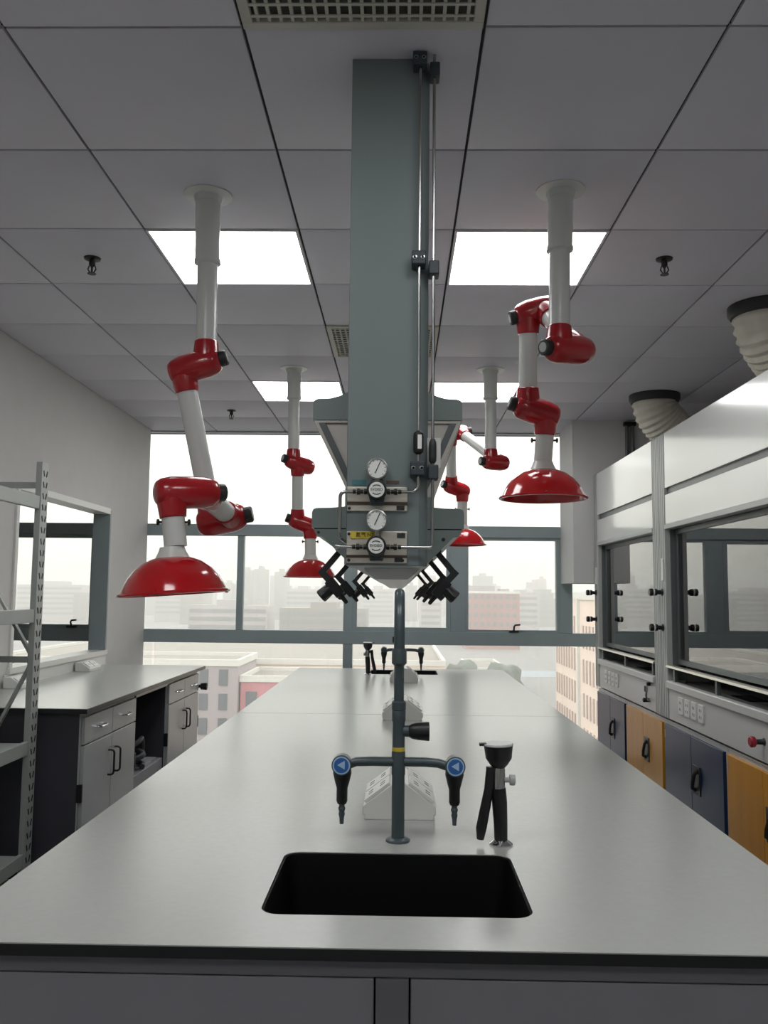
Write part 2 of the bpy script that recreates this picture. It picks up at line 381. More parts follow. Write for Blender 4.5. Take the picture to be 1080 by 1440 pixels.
def sink(label, h):
    x0, x1, y0, y1 = h; t = thing('sink', label, 'sink', ((x0+x1)/2, (y0+y1)/2, BZ-.25), 'black bench sinks')
    m = MB(); rings = [(-.0005, BZ-.02, .035), (.0005, BZ-.003, .035), (.004, BZ-.003, .033), (.006, BZ-.012, .033), (.03, BZ-.22, .04), (.06, BZ-.235, .04)]
    n = 28; vs = []; fs = []
    for d, z, r in rings: vs += [(x, y, z) for x, y in rrect(x0+d, x1-d, y0+d, y1-d, r)]
    for i in range(len(rings)-1):
        for k in range(n): k2 = (k+1) % n; fs.append((i*n+k, i*n+k2, (i+1)*n+k2, (i+1)*n+k))
    fs.append(tuple((len(rings)-1)*n+k for k in range(n)))
    m.add(vs, fs); b = m.build('basin', 'sink', t)
    mo = b.modifiers.new('thickness', 'SOLIDIFY'); mo.thickness = .004; mo.offset = -1
    lathe1('drain', 'blackm', t, ((x0+x1)/2, (y0+y1)/2, BZ-.234), (0,0,1), [(.04, 0), (.04, .004), (.03, .006), (.028, .002)])
sink('large black sink in the near end of the island worktop', SINK1); sink('black sink seen as a thin dark strip at the far end of the island', SINK2)
ib = thing('island_cabinet', 'grey panelled cabinet base under the island worktop', 'base cabinet', (0.012, 4.0, 0))
m = MB().box(BX0+.04, BX1-.04, BY0+.06, BY1-.04, .10, BZ-.27).box(BX0+.04, BX1-.04, 1.96, 5.99, BZ-.27, BZ-.021)
m.box(BX0+.04, BX0+.06, BY0+.06, BY1-.04, BZ-.27, BZ-.021).box(BX1-.06, BX1-.04, BY0+.06, BY1-.04, BZ-.27, BZ-.021)
m.build('carcass', 'body', ib)
box1('plinth', 'dark', ib, BX0+.08, BX1-.08, BY0+.1, BY1-.08, 0, .1)
box1('top_rail', 'rail', ib, BX0+.03, BX1-.03, BY0+.028, BY0+.06, BZ-.055, BZ-.021, bevel=.002)
box1('centre_post', 'rail', ib, -.033, .019, BY0+.024, BY0+.06, .1, BZ-.055, bevel=.002)
box1('end_panel', 'panel', ib, BX0+.03, -.036, BY0+.032, BY0+.06, .1, BZ-.058, bevel=.002); box1('end_panel', 'panel', ib, .022, BX1-.03, BY0+.032, BY0+.06, .1, BZ-.058, bevel=.002)

# three-way laboratory faucet -------------------------------------------------
def faucet(label, x, y, s):                 # s = -1: outlets face the camera (spout reaches towards -y)
    z = BZ; t = thing('lab_faucet', label, 'faucet', (x, y, z), 'three-way laboratory faucets')
    lathe1('base_flange', 'faucet', t, (x, y, z), (0,0,1), [(.027, 0), (.027, .004), (.019, .009)], 24)
    MB().cyl((x, y, z+.006), (x, y, z+.155), .0145).build('post', 'faucet', t)
    lathe1('cross_body', 'faucet', t, (x, y, z+.145), (0,0,1), [(.0155, 0), (.0155, .05), (.014, .055), (.014, .115), (.0155, .12), (.0155, .14), (.0125, .145)])
    text = MB().lathe((x, y, z+.188), (0,0,1), [(.0148, 0), (.0148, .018)], 20).build('yellow_band', 'yellow', t)
    lathe1('swivel_collar', 'faucet', t, (x, y, z+.285), (0,0,1), [(.0125, 0), (.016, .003), (.016, .02), (.0125, .023)])
    R = .085; pts = [(x, y, z+.30)] + [(x, y, z+.30+.165*k/4) for k in range(1, 5)]
    for k in range(1, 13):
        a = math.pi*k/12; pts.append((x, y+s*R*(1-math.cos(a)), z+.465+R*math.sin(a)))
    pts.append((x, y+s*2*R, z+.43)); MB().tube(pts, .0115, 14).build('gooseneck_spout', 'faucet', t)
    lathe1('spout_nozzle', 'faucet', t, (x, y+s*2*R, z+.435), (0,0,-1), [(.014, 0), (.0155, .004), (.0155, .03), (.009, .036), (.008, .06)], 16)
    # main valve handle to one side
    q = 1 if s < 0 else -1
    lathe1('valve_stem', 'faucet', t, (x+q*.01, y, z+.241), (q,0,0), [(.012, 0), (.013, .012), (.010, .016)], 16)
    lathe1('valve_knob', 'black', t, (x+q*.022, y, z+.241), (q,0,0), [(.012, 0), (.017, .008), (.0195, .02), (.0215, .044), (.021, .047), (.0, .047)], 10)
    # cross arm
    ar = MB().tube([(x-.112, y, z+.166), (x-.095, y, z+.172), (x-.06, y, z+.173), (x, y, z+.173), (x+.06, y, z+.173), (x+.09, y, z+.171), (x+.112, y, z+.164)], .0105, 12); ar.build('cross_arm', 'faucet', t)
    for e in (-1, 1):
        cx = x+e*.126; cz = z+.170
        o = lathe1('outlet_valve', 'faucet', t, (cx, y-s*.01, cz), (0,s,0), [(.016, 0), (.020, .006), (.020, .026), (.022, .03), (.022, .046)], 24)
        lathe1('index_disc', 'blue', o, (cx, y+s*.036, cz), (0,s,0), [(.0165, 0), (.0165, .001)], 24); lathe1('index_mark', 'bluelight', o, (cx+.002, y+s*.037, cz+.001), (0,s,0), [(.011, 0), (.011, .0006)], 3)
        rg = lathe1('index_ring', 'bluelight', o, (cx, y+s*.036, cz), (0,s,0), [(.0195, 0), (.0195, .0006)], 24)
        lathe1('outlet_body', 'black', t, (cx, y, cz-.012), (0,0,-1), [(.020, 0), (.021, .012), (.016, .032), (.0125, .044), (.0125, .072), (.010, .078)], 16)
        lathe1('hose_barb', 'faucet', t, (cx, y, cz-.088), (0,0,-1), [(.0065, 0), (.0065, .008), (.0085, .012), (.006, .02), (.0075, .024), (.0055, .032), (.0045, .046), (.003, .046)], 12)
    return t
faucet('tall grey three-way laboratory faucet behind the near sink', 0.0, 2.0, -1)
faucet('far three-way laboratory faucet seen behind the near one', 0.022, 5.97, 1)
def eyewash(label, x, y, q):               # q = -1: lever hangs on the -x side
    z = BZ; t = thing('eyewash_sprayer', label, 'eyewash', (x, y, z), 'bench eyewash sprayers')
    lathe1('base_flange', 'chrome', t, (x, y, z), (0,0,1), [(.026, 0), (.026, .003), (.019, .008), (.013, .012)], 24)
    MB().tube([(x, y, z+.006), (x-.001, y, z+.05), (x-.003, y, z+.09), (x-.005, y, z+.122)], [.0145, .0155, .017, .016], 16).build('grip', 'black', t)
    lathe1('neck', 'steel', t, (x-.005, y, z+.118), (0,0,1), [(.0145, 0), (.0145, .044), (.012, .052)], 18)
    lathe1('spray_bowl', 'black', t, (x-.004, y, z+.165), (.03*q,0,1), [(.012, 0), (.02, .008), (.029, .022), (.0325, .05), (.0, .05)], 24)
    lathe1('dust_cap', 'hoodg', t, (x-.004+q*.0015, y, z+.2145), (.03*q,0,1), [(.033, 0), (.034, .002), (.032, .005), (.0, .006)], 24)
    MB().bar((x-.004+q*.028, y, z+.217), (x-.004+q*.044, y, z+.2165), .016, .006).build('cap_tab', 'black', t)
    MB().tube([(x+q*.022, y-.004, z+.168), (x+q*.027, y-.004, z+.12), (x+q*.036, y-.004, z+.075), (x+q*.044, y-.004, z+.035), (x+q*.046, y-.004, z+.012)], [.011, .0105, .0115, .012, .008], 12).build('lever', 'black', t)
    MB().bar((x+q*.004, y-.003, z+.155), (x+q*.03, y-.003, z+.158), .012, .016).build('lever_pivot', 'black', t)
    lathe1('lock_pin', 'hoodg', t, (x-q*.008, y, z+.14), (-q,0,0), [(.006, 0), (.006, .010), (.012, .012), (.012, .022), (.009, .024)], 14)
eyewash('black hand-held eyewash sprayer beside the near sink', 0.228, 1.985, -1)
eyewash('far black eyewash sprayer standing beside the far sink', -0.212, 6.0, 1)
# roof-shaped socket boxes ------------------------------------------------------
def socket_box(label, x, y, L=.20, rows=2):
    z = BZ; t = thing('socket_box', label, 'socket box', (x, y, z), 'roof-shaped socket boxes along the island')
    W = .089; prof = [(x-W+.004, z), (x+W-.004, z), (x+W-.004, z+.012), (x+W, z+.012), (x+W, z+.032), (x+.014, z+.088), (x-.014, z+.088), (x-W, z+.032), (x-W, z+.012), (x-W+.004, z+.012)]
    MB().prism(prof, 'y', y, y+L).build('housing', 'white', t, bevel=.002)
    dx, dz = W-.014, .056; ln = math.hypot(dx, dz)
    for e in (-1, 1):
        for k in range(rows):
            yc = y + L*(k+.5)/rows; c = Vector((x+e*(.014+dx*.5), yc, z+.032+dz*.5)); d = Vector((e*dx/ln, 0, -dz/ln)); n_ = Vector((e*dz/ln, 0, dx/ln))
            a = c - d*.038 + n_*.004; b = c + d*.038 + n_*.004
            p = MB().bar(a, b, L/rows-.012, .008, up=n_).build('socket_plate', 'white', t, bevel=.0015)
            hs = MB()
            for u in (-.018, .018):
                q = c + d*u + n_*.0083
                for vv in (-.012, .012): hs.bar(q + Vector((0, vv, 0)) - d*.007, q + Vector((0, vv, 0)) + d*.007, .003, .0008, up=n_)
            hs.build('pin_slots', 'dark', p)
socket_box('nearest white roof-shaped socket box, right behind the near faucet', .003, 2.18, .20); socket_box('middle white roof-shaped socket box at the joint of the worktop', .016, 3.86, .20); socket_box('farthest white roof-shaped socket box before the far sink', .030, 5.49, .20)

# ------------------------------------------------------------------ service column and troughs
sc = thing('service_column', 'grey-green service column with gas regulators hanging from the ceiling', 'service column', (-.033, 2.26, 1.468))
MB().prism([(-.135, 2.155), (.047, 2.155), (.068, 2.176), (.068, 2.37), (-.135, 2.37)], 'z', 1.468, CE).build('casing', 'col', sc, bevel=.002)
PXA, PYA, PXB = .043, 2.128, .079
def bend(pts, r=.02, n=5):                   # rounded polyline
    P = [Vector(p) for p in pts]; out = [P[0]]
    for i in range(1, len(P)-1):
        a = (P[i-1]-P[i]).normalized(); b = (P[i+1]-P[i]).normalized(); s_, e_ = P[i]+a*r, P[i]+b*r
        for k in range(n+1):
            u = k/n; out.append(s_*(1-u)**2 + P[i]*2*u*(1-u) + e_*u*u)
    return out + [P[-1]]
MB().tube(bend([(PXA, PYA, CE), (PXA, PYA, 1.649), (-.035, PYA, 1.649)]), .0042, 10).build('gas_pipe', 'steel', sc)
MB().tube(bend([(PXB, PYA+.012, CE), (PXB, PYA+.012, 1.513), (-.035, PYA, 1.513)], .008), .0042, 10).build('gas_pipe', 'steel', sc)
MB().tube(bend([(-.08, PYA, 1.649), (-.149, PYA, 1.649), (-.149, PYA, 1.535), (-.130, PYA+.2, 1.523)], .016), .0045, 10).build('gas_pipe', 'steel', sc)
MB().tube(bend([(-.08, PYA, 1.513), (-.160, PYA, 1.513), (-.165, PYA+.22, 1.52)], .012), .0042, 10).build('gas_pipe', 'steel', sc)
def clamp(x, z, y=PYA):
    c = MB().box(x-.02, x+.016, y-.014, y+.028, z-.018, z+.018).build('pipe_clamp', 'clamp', sc, bevel=.003)
    for e in (-1, 1): lathe1('screw', 'steel', c, (x-.002+e*.010, y-.013, z), (0,-1,0), [(.0055, 0), (.0055, .002), (.003, .0025), (.003, .001)], 12)
for z in (2.772, 2.242, 1.707): clamp(PXA, z)
for z in (2.752, 2.222, 1.70): MB().box(PXB-.012, PXB+.014, PYA, PYA+.045, z-.018, z+.018).build('pipe_clamp', 'clamp', sc, bevel=.003)
v = lathe1('inline_valve', 'black', sc, (PXA, PYA, 1.742), (0,0,1), [(.005, 0), (.012, .006), (.0135, .015), (.0135, .045), (.012, .054), (.005, .06)], 14)
box1('valve_label', 'white', v, PXA-.002, PXA+.008, PYA-.0145, PYA-.0125, 1.755, 1.79)
pl = box1('side_plate', 'white', sc, .066, .0675+.032, PYA+.03, PYA+.034, 1.715, 1.79)
lathe1('inline_valve', 'blackm', sc, (PXB, PYA+.012, 1.722), (0,0,1), [(.005, 0), (.009, .006), (.0095, .015), (.0095, .045), (.009, .054), (.005, .062)], 14)
for z0, z1, zb, zt in ((1.603, 1.664, 1.618, 1.626), (1.474, 1.553, 1.487, 1.494)):
    p = MB().box(-.133, .017, 2.149, 2.1555, z0, z1).build('mounting_plate', 'brushed', sc, bevel=.0015)
    box1('channel', 'brown', p, -.133, .017, 2.1465, 2.1495, zb, zt)
    for cx in (-.127, .006):
        for cz in ((z0+.007,) if z0 > 1.55 else (z0+.007, z1-.007)): lathe1('screw', 'screw', p, (cx, 2.149, cz), (0,-1,0), [(.004, 0), (.004, .002), (.002, .003)], 10)
    if z0 < 1.55:
        box1('label_block', 'blackm', p, -.008, .012, 2.1465, 2.1495, z1-.016, z1-.004); box1('label_block', 'blackm', p, -.014, .006, 2.1465, 2.1495, z0+.003, z0+.014)
    else: box1('label_block', 'blackm', p, -.01, .010, 2.1465, 2.1495, z0+.003, z0+.014)
st = box1('yellow_sticker', 'yellow', sc, -.123, -.050, 2.1462, 2.1492, 1.535, 1.552); text_part('sticker_lettering', '氮气 N2', 'black', st, (-.088, 2.1458, 1.5435), .0125)
box1('teal_sticker', 'teal', sc, -.122, -.086, 2.1535, 2.1552, 1.668, 1.682); box1('yellow_strip', 'brown', sc, -.036, -.004, 2.1535, 2.1552, 1.672, 1.680)
def regulator(z, zg):
    x = -.058; r = lathe1('regulator', 'steel', sc, (x, 2.149, z), (0,-1,0), [(.017, 0), (.021, .004), (.021, .03), (.016, .034)], 20)
    MB().cyl((x, PYA-.006, z-.012), (x, PYA-.006, z-.034), .020, .016).build('bonnet', 'clamp', r)
    k = lathe1('regulator_knob', 'black', sc, (x, 2.118, z+.001), (0,-1,0), [(.018, 0), (.0245, .003), (.0245, .022), (.0225, .026), (.0195, .0265)], 26)
    lathe1('knob_face', 'dial', k, (x, 2.0925, z+.001), (0,-1,0), [(.019, 0), (.019, .0012)], 26)
    text_part('brand_lettering', 'EVOISO', 'black', k, (x, 2.0908, z+.001), .0086)
    for e, n0 in ((1, 'upper'), (-1, 'lower')):
        MB().tube([(x+.012*math.cos(a), 2.0912, z+.001+e*(.003+.0085*math.sin(a))) for a in [math.radians(35+110*i/6) for i in range(7)]], .0012, 6).build('arrow_mark', 'black', k)
    for e in (-1, 1):
        f = MB()
        for q, rr in ((.024, .0075), (.034, .0058), (.042, .0085), (.052, .006)): f.cyl((x+e*q, PYA, z), (x+e*(q+.008), PYA, z), rr, n=6)
        f.build('pipe_fitting', 'screw', sc)
    g = lathe1('pressure_gauge', 'steel', sc, (x, 2.149, zg), (0,-1,0), [(.012, 0), (.0255, .012), (.0255, .036), (.0265, .04), (.0265, .044), (.0235, .0445), (.0235, .041)], 28)
    lathe1('dial', 'dial', g, (x, 2.1085, zg), (0,-1,0), [(.0232, 0), (.0232, .0011)], 28)
    MB().bar((x-.005, 2.1068, zg-.012), (x+.008, 2.1068, zg+.017), .0022, .0008, up=(0,1,0)).build('needle', 'black', g)
    tk = MB()
    for i in range(11):
        a = math.radians(225-27*i); tk.bar((x+.0185*math.cos(a), 2.1073, zg+.0185*math.sin(a)), (x+.022*math.cos(a), 2.1073, zg+.022*math.sin(a)), .0012, .0006, up=(0,1,0))
    tag(tk.build('scale_ticks', 'black', g), kind='stuff')
    MB().cyl((x, PYA, z+.02), (x, PYA, zg-.02), .006).build('gauge_stem', 'steel', sc)
regulator(1.649, 1.704); regulator(1.513, 1.577)

TY0, TY1 = 2.372, 5.95
ut = thing('storage_trough', 'upper grey-green V-shaped service trough behind the column', 'service trough', (-.035, 4.1, 1.66))
hdr = [(-.245, 1.878), (-.245, 1.925), (-.241, 1.933), (-.232, 1.937), (-.195, 1.939), (-.170, 1.946), (-.147, 1.957), (.075, 1.957), (.098, 1.946), (.122, 1.939), (.156, 1.937), (.165, 1.933), (.169, 1.925), (.169, 1.878)]
MB().prism(hdr, 'y', TY0, TY1).build('header', 'trough', ut)
MB().prism([(-.24, 1.877), (.164, 1.877), (.164, 1.870), (-.24, 1.870)], 'y', TY0+.003, TY1).build('seam_strip', 'pale', ut)
for nm, sgn, xt, xb in (('left', -1, -.24, -.140), ('right', 1, .164, .076)):
    dx = 0.030*sgn
    MB().prism([(xt, 1.871), (xt-sgn*.010, 1.871), (xb-sgn*.010, 1.665), (xb, 1.665)], 'y', TY0, TY1).build('side_panel', 'pale', ut)
    MB().prism([(xt-sgn*.011, 1.869), (xt-dx, 1.869), (xb-dx, 1.665), (xb-sgn*.011, 1.665)], 'y', TY0+.002, TY1-.002).build('frame_bar', 'hoodd', ut)
MB().prism([(-.209, 1.869), (.133, 1.869), (.046, 1.665), (-.110, 1.665)], 'y', TY0+.010, TY0+.016).build('end_panel', 'pale', ut)
MB().box(-.15, .086, TY0, TY1, 1.638, 1.664).build('bottom_rail', 'trough', ut)
lt = thing('tap_trough', 'lower grey-green service trough with rows of black gas taps', 'service trough', (-.035, 4.1, 1.43))
hd2 = [(-.243, 1.577), (-.243, 1.62), (-.239, 1.629), (-.23, 1.632), (-.19, 1.633), (-.147, 1.637), (.077, 1.637), (.12, 1.633), (.162, 1.632), (.171, 1.629), (.174, 1.62), (.174, 1.577)]
MB().prism(hd2, 'y', TY0, TY1).build('header', 'trough', lt)
MB().prism([(-.238, 1.574), (.170, 1.574), (.160, 1.556), (.145, 1.553), (.105, 1.513), (.062, 1.471), (-.128, 1.471), (-.172, 1.513), (-.213, 1.553), (-.228, 1.556)], 'y', TY0+.002, TY1-.002).build('body', 'trough', lt)
MB().prism([(-.236, 1.5775), (.168, 1.5775), (.168, 1.5735), (-.236, 1.5735)], 'y', TY0+.004, TY1-.004).build('seam', 'dark', lt)
MB().prism([(-.100, 1.471), (.058, 1.471), (.046, 1.457), (.020, 1.438), (-.066, 1.438), (-.092, 1.457)], 'y', TY0+.004, TY1-.004).build('underside_tray', 'white', lt)
lathe1('screw', 'black', lt, (.118, TY0+.003, 1.548), (0,-1,0), [(.005, 0), (.005, .003), (.003, .004)], 10); lathe1('screw', 'black', lt, (-.224, TY0+.003, 1.565), (0,-1,0), [(.004, 0), (.004, .003)], 10)
def taps(e):      # e = -1 left, 1 right ; built once per side, copied along the trough
    cx = -.033; y = 2.45
    X = lambda d: cx + e*d
    st = MB().bar((X(.136), y, 1.517), (X(.186), y, 1.457), .016, .02, up=(0,1,0)); st.bar((X(.192), y, 1.464), (X(.150), y, 1.418), .018, .022, up=(0,1,0))
    st.cyl((X(.131), y, 1.523), (X(.140), y, 1.512), .014, n=12)
    tap = st.build('gas_tap', 'blackm', lt)
    b = MB().bar((X(.168), y, 1.436), (X(.132), y, 1.394), .028, .03, up=(0,1,0)).build('tap_body', 'black', tap, bevel=.003)
    k = MB().lathe((X(.156), y, 1.418), (e*.75, 0, -.66), [(.011, 0), (.017, .008), (.019, .042), (.016, .045)], 8).build('tap_knob', 'black', tap)
    z_ = MB().lathe((X(.136), y, 1.398), (-e*.62, 0, -.78), [(.010, 0), (.007, .012), (.006, .03), (.004, .034)], 10).build('tap_nozzle', 'black', tap)
    for dy in (.62, 1.75, 2.7):
        c = share(tap, lt, (0, dy, 0))
        for ch in (b, k, z_): share(ch, c)
taps(-1); taps(1)

# ------------------------------------------------------------------ fume extraction arms
def shorten(a, b, ta, tb):
    a = Vector(a); b = Vector(b); d = (b-a).normalized(); return a+d*ta, b-d*tb
def extraction_arm(label, mx, my, wide_z, joints, rim, tilt=(0, 0), knob_sides=(), ext=()):
    t = thing('extraction_arm', label, 'extraction arm', (mx, my, CE), 'ceiling-mounted fume extraction arms')
    J = [(Vector(a), Vector(b)) for a, b in joints]
    lathe1('ceiling_flange', 'tube', t, (mx, my, CE), (0,0,-1), [(.085, 0), (.085, .004), (.05, .008), (.045, .03)], 28)
    a0 = J[0][0]
    MB().cyl((mx, my, CE-.005), (mx+(a0.x-mx)*.5, my+(a0.y-my)*.5, wide_z), .043, n=28).build('drop_sleeve', 'tube', t)
    MB().cyl((mx+(a0.x-mx)*.5, my+(a0.y-my)*.5, wide_z+.03), a0, .0355, n=28).build('drop_tube', 'tube', t)
    lathe1('sleeve_collar', 'tube', t, (mx+(a0.x-mx)*.5, my+(a0.y-my)*.5, wide_z+.005), (0,0,-1), [(.046, 0), (.046, .012), (.037, .018)], 28)
    hood_top = Vector(rim) + Vector((0, 0, .145))
    ends = []
    for i in range(len(J)):
        prev = Vector((mx, my, CE)) if i == 0 else J[i-1][1]
        nxt = hood_top if i == len(J)-1 else J[i+1][0]
        ends.append((prev, nxt))
    for i in range(1, len(J)):
        MB().cyl(J[i-1][1], J[i][0], .0345, n=28).build('arm_tube', 'tube', t)
    for i, ((a, b), (p, q)) in enumerate(zip(J, ends)):
        d = (b-a).normalized(); e0 = .05; L = (b-a).length + (ext[i] if i < len(ext) else 0)
        m = MB().lathe(a-d*e0, d, [(.030, 0), (.038, .006), (.046, .022), (.050, .05), (.050, .05+L), (.044, .08+L), (.035, .094+L), (.024, .099+L)], 26)
        for c, o in ((a, p), (b, q)):
            u = (o-c).normalized()
            m.lathe(c-u*.012, u, [(.030, 0), (.044, .01), (.0445, .05), (.0405, .088), (.0385, .09)], 26)
        j = m.build('joint', 'red', t)
        ks = knob_sides[i] if i < len(knob_sides) else -1
        o, dd = (a-d*e0, -d) if ks < 0 else (a+d*(L+.047), d)
        lathe1('friction_knob', 'blackm', j, o-dd*.004, dd, [(.026, 0), (.028, .004), (.028, .026), (.024, .03)], 12)
        lathe1('knob_cap', 'hoodg', j, o+dd*.024, dd, [(.017, 0), (.017, .003)], 12)
    lb = J[-1][1]
    MB().cyl(lb, hood_top, .0345, n=28).build('hood_tube', 'tube', t)
    ax = (Vector((math.sin(tilt[0]), math.sin(tilt[1]), 1))).normalized(); R = Vector(rim)
    h = MB().lathe(R, ax, [(.160, 0.0), (.1665, .001), (.168, .005), (.1655, .009), (.157, .011), (.150, .027), (.137, .052), (.117, .076), (.09, .097), (.062, .109), (.05, .112),
                           (.047, .108), (.06, .105), (.088, .093), (.114, .073), (.133, .050), (.146, .025), (.152, .008), (.158, .002), (.160, 0.0)], 44, ) if False else \
        MB().lathe(R, ax, [(.158, .002), (.160, 0.0), (.1665, .001), (.168, .005), (.1655, .009), (.157, .011), (.150, .027), (.137, .052), (.117, .076), (.09, .097), (.062, .109), (.05, .112),
                           (.045, .108), (.06, .105), (.088, .093), (.114, .073), (.133, .050), (.146, .025), (.152, .008), (.158, .002)], 44, caps=False)
    hd = h.build('dome_hood', 'hoodred', t)
    for k in range(3):
        an = math.radians(25+120*k); lathe1('rim_rivet', 'red', hd, R + ax*.008 + Vector((math.cos(an), math.sin(an), 0))*.161, ax, [(.005, 0), (.005, .004), (.003, .006)], 8)
    lathe1('hood_collar', 'tube', t, R+ax*.108, ax, [(.052, 0), (.050, .006), (.041, .022), (.0365, .036)], 28)
    mid = lb*.45 + hood_top*.55
    for e in (-1, 1): lathe1('damper_pin', 'screw', t, mid+Vector((e*.033, 0, 0)), (e,0,0), [(.004, 0), (.004, .010), (.010, .012), (.010, .017), (.004, .019)], 10)
    return t
extraction_arm('near left red and white extraction arm with its dome hood hanging low', -.688, 2.94, 2.552,
    [((-.678, 2.94, 2.188), (-.757, 2.94, 2.163)), ((-.648, 2.98, 1.642), (-.582, 2.98, 1.655)), ((-.618, 2.68, 1.707), (-.701, 2.625, 1.700))], (-.680, 2.62, 1.390), (-.075, 0), (-1, 1, -1))
extraction_arm('near right red and white extraction arm folded upward with raised dome hood', .545, 2.9, 2.585,
    [((.535, 2.9, 2.235), (.615, 2.955, 2.245)), ((.535, 3.22, 2.478), (.478, 3.22, 2.462)), ((.481, 3.26, 2.105), (.552, 3.27, 2.085))], (.541, 3.29, 1.762), (0, 0), (-1, 1, -1))
extraction_arm('far left extraction arm hanging nearly straight before the window', -.67, 5.3, 2.605,
    [((-.662, 5.3, 2.205), (-.638, 5.315, 2.198)), ((-.640, 5.38, 1.842), (-.563, 5.40, 1.815))], (-.558, 5.4, 1.496), (0, 0), (-1, -1), (.06, 0))
extraction_arm('far right extraction arm reaching behind the service trough', .552, 5.31, 2.614,
    [((.553, 5.31, 2.215), (.618, 5.34, 2.215)), ((.403, 5.8, 2.49), (.335, 5.8, 2.48)), ((.35, 5.95, 2.138), (.427, 5.99, 2.118))], (.428, 6.0, 1.738), (0, 0), (-1, -1, -1))

# ------------------------------------------------------------------ fume hoods
HX, HB = 1.52, 2.37
def fume_hood(label, y0, y1, red):
    t = thing('fume_hood', label, 'fume hood', ((HX+HB)/2, (y0+y1)/2, .705), 'white fume hoods along the right wall')
    y0 += .002; y1 -= .002; P = .122
    for a, b in ((y0, y0+P), (y1-P, y1)):
        po = MB().box(HX, HX+.10, a, b, .712, 2.345).build('front_post', 'hoodg', t, bevel=.006)
        for q in (.25, .55, .8): MB().box(HX-.0012, HX+.002, a+P*q-.0012, a+P*q+.0012, .712, 2.345).build('profile_groove', 'hoodd', po)
    box1('side_wall', 'hoodw', t, HX+.10, HB, y0, y0+.03, .712, 2.345); box1('side_wall', 'hoodw', t, HX+.10, HB, y1-.03, y1, .712, 2.345)
    box1('back_wall', 'hoodi', t, HB-.02, HB, y0+.03, y1-.03, .712, 2.345)
    box1('roof', 'hoodw', t, HX+.03, HB, y0, y1, 2.345, 2.352)
    a, b = y0+P, y1-P
    box1('upper_panel', 'hoodw', t, HX+.004, HX+.03, a+.002, b-.002, 2.022, 2.345, bevel=.002)
    box1('gap_strip', 'hoodd', t, HX+.018, HX+.034, a, b, 1.982, 2.022)
    box1('lower_panel', 'hoodw', t, HX+.004, HX+.03, a+.002, b-.002, 1.812, 1.984, bevel=.002)
    box1('lintel', 'hoodg', t, HX-.002, HX+.05, a, b, 1.785, 1.812, bevel=.002)
    # sash
    s0, s1, sx0, sx1 = 1.02, 1.785, HX+.055, HX+.08
    fr = MB().box(sx0, sx1, a, a+.045, s0, s1).box(sx0, sx1, b-.045, b, s0, s1).box(sx0, sx1, a+.045, b-.045, s0, s0+.03).box(sx0, sx1, a+.045, b-.045, s1-.03, s1).build('sash_frame', 'hoodd', t, bevel=.002)
    box1('sash_pane', 'sash', fr, sx0+.008, sx0+.013, a+.045, b-.045, s0+.03, s1-.03)
    box1('sash_guide', 'hoodd', t, HX+.03, HX+.10, a-.001, a+.012, .93, 1.785); box1('sash_guide', 'hoodd', t, HX+.03, HX+.10, b-.012, b+.001, .93, 1.785)
    # airfoil
    af = MB().prism([(HX-.012, 1.003), (HX+.045, .996), (HX+.05, 1.006), (HX+.03, 1.014), (HX-.008, 1.014)], 'y', 0, 1)
    m = MB(); pr = [(HX-.012, 1.003), (HX+.045, .994), (HX+.052, 1.004), (HX+.03, 1.014), (HX-.008, 1.014)]
    n = len(pr); m.add([(x, yy, z) for yy in (a, b) for x, z in pr], [tuple(range(n)), tuple(range(2*n-1, n-1, -1))]+[(i, n+i, n+(i+1) % n, (i+1) % n) for i in range(n)], False)
    m.build('airfoil', 'brushed', t)
    for yy in (a+.08, (a+b)/2, b-.08): MB().box(HX+.01, HX+.03, yy-.012, yy+.012, .925, .998).build('airfoil_bracket', 'hoodd', t)
    box1('work_surface', 'hoodi', t, HX+.03, HB-.02, a-.09, b+.09, .892, .912); box1('surface_lip', 'hoodbot', t, HX-.012, HX+.032, a, b, .885, .928, bevel=.006)
    box1('control_panel', 'hoodbot', t, HX+.005, HX+.035, a, b, .715, .885, bevel=.002)
    box1('cup_sink', 'dark', t, HX+.12, HX+.22, (a+b)/2-.12, (a+b)/2+.12, .912, .916, bevel=.001)
    box1('liner_baffle', 'hoodi', t, HB-.10, HB-.09, a, b, 1.0, 2.0)
    for k in range(4):
        yc = y1-.345-.105*k
        p = MB().box(HX-.004, HX+.006, yc-.037, yc+.037, .768, .858).build('socket_outlet', 'white', t, bevel=.002)
        h = MB()
        for dz in (-.018, .016):
            for dy in (-.012, .012): h.box(HX-.0048, HX-.0035, yc+dy-.002, yc+dy+.002, .813+dz-.007, .813+dz+.007)
        h.build('pin_slots', 'dark', p)
    if red:
        yc = a+.17; lathe1('red_valve', 'redknob', t, (HX-.03, yc, .80), (-1,0,0), [(.014, 0), (.022, .006), (.024, .02), (.018, .026)], 14)
        lathe1('valve_stem', 'blackm', t, (HX+.006, yc, .80), (-1,0,0), [(.018, 0), (.012, .008), (.010, .04)], 12)
    else:
        yc = a+.12; box1('switch', 'blackm', t, HX-.006, HX+.006, yc+.06, yc+.10, .815, .85, bevel=.002)
        v = MB().tube([(HX+.005, yc, .87), (HX-.015, yc, .86), (HX-.02, yc, .80), (HX-.015, yc, .775), (HX+.005, yc, .77)], .006, 8).build('water_valve', 'steel', t)
        lathe1('valve_tip', 'black', v, (HX+.004, yc, .87), (-1,0,0), [(.012, 0), (.012, .02)], 10); lathe1('valve_tip', 'black', v, (HX+.004, yc+.02, .772), (-1,0,0), [(.012, 0), (.014, .035), (.010, .04)], 10)
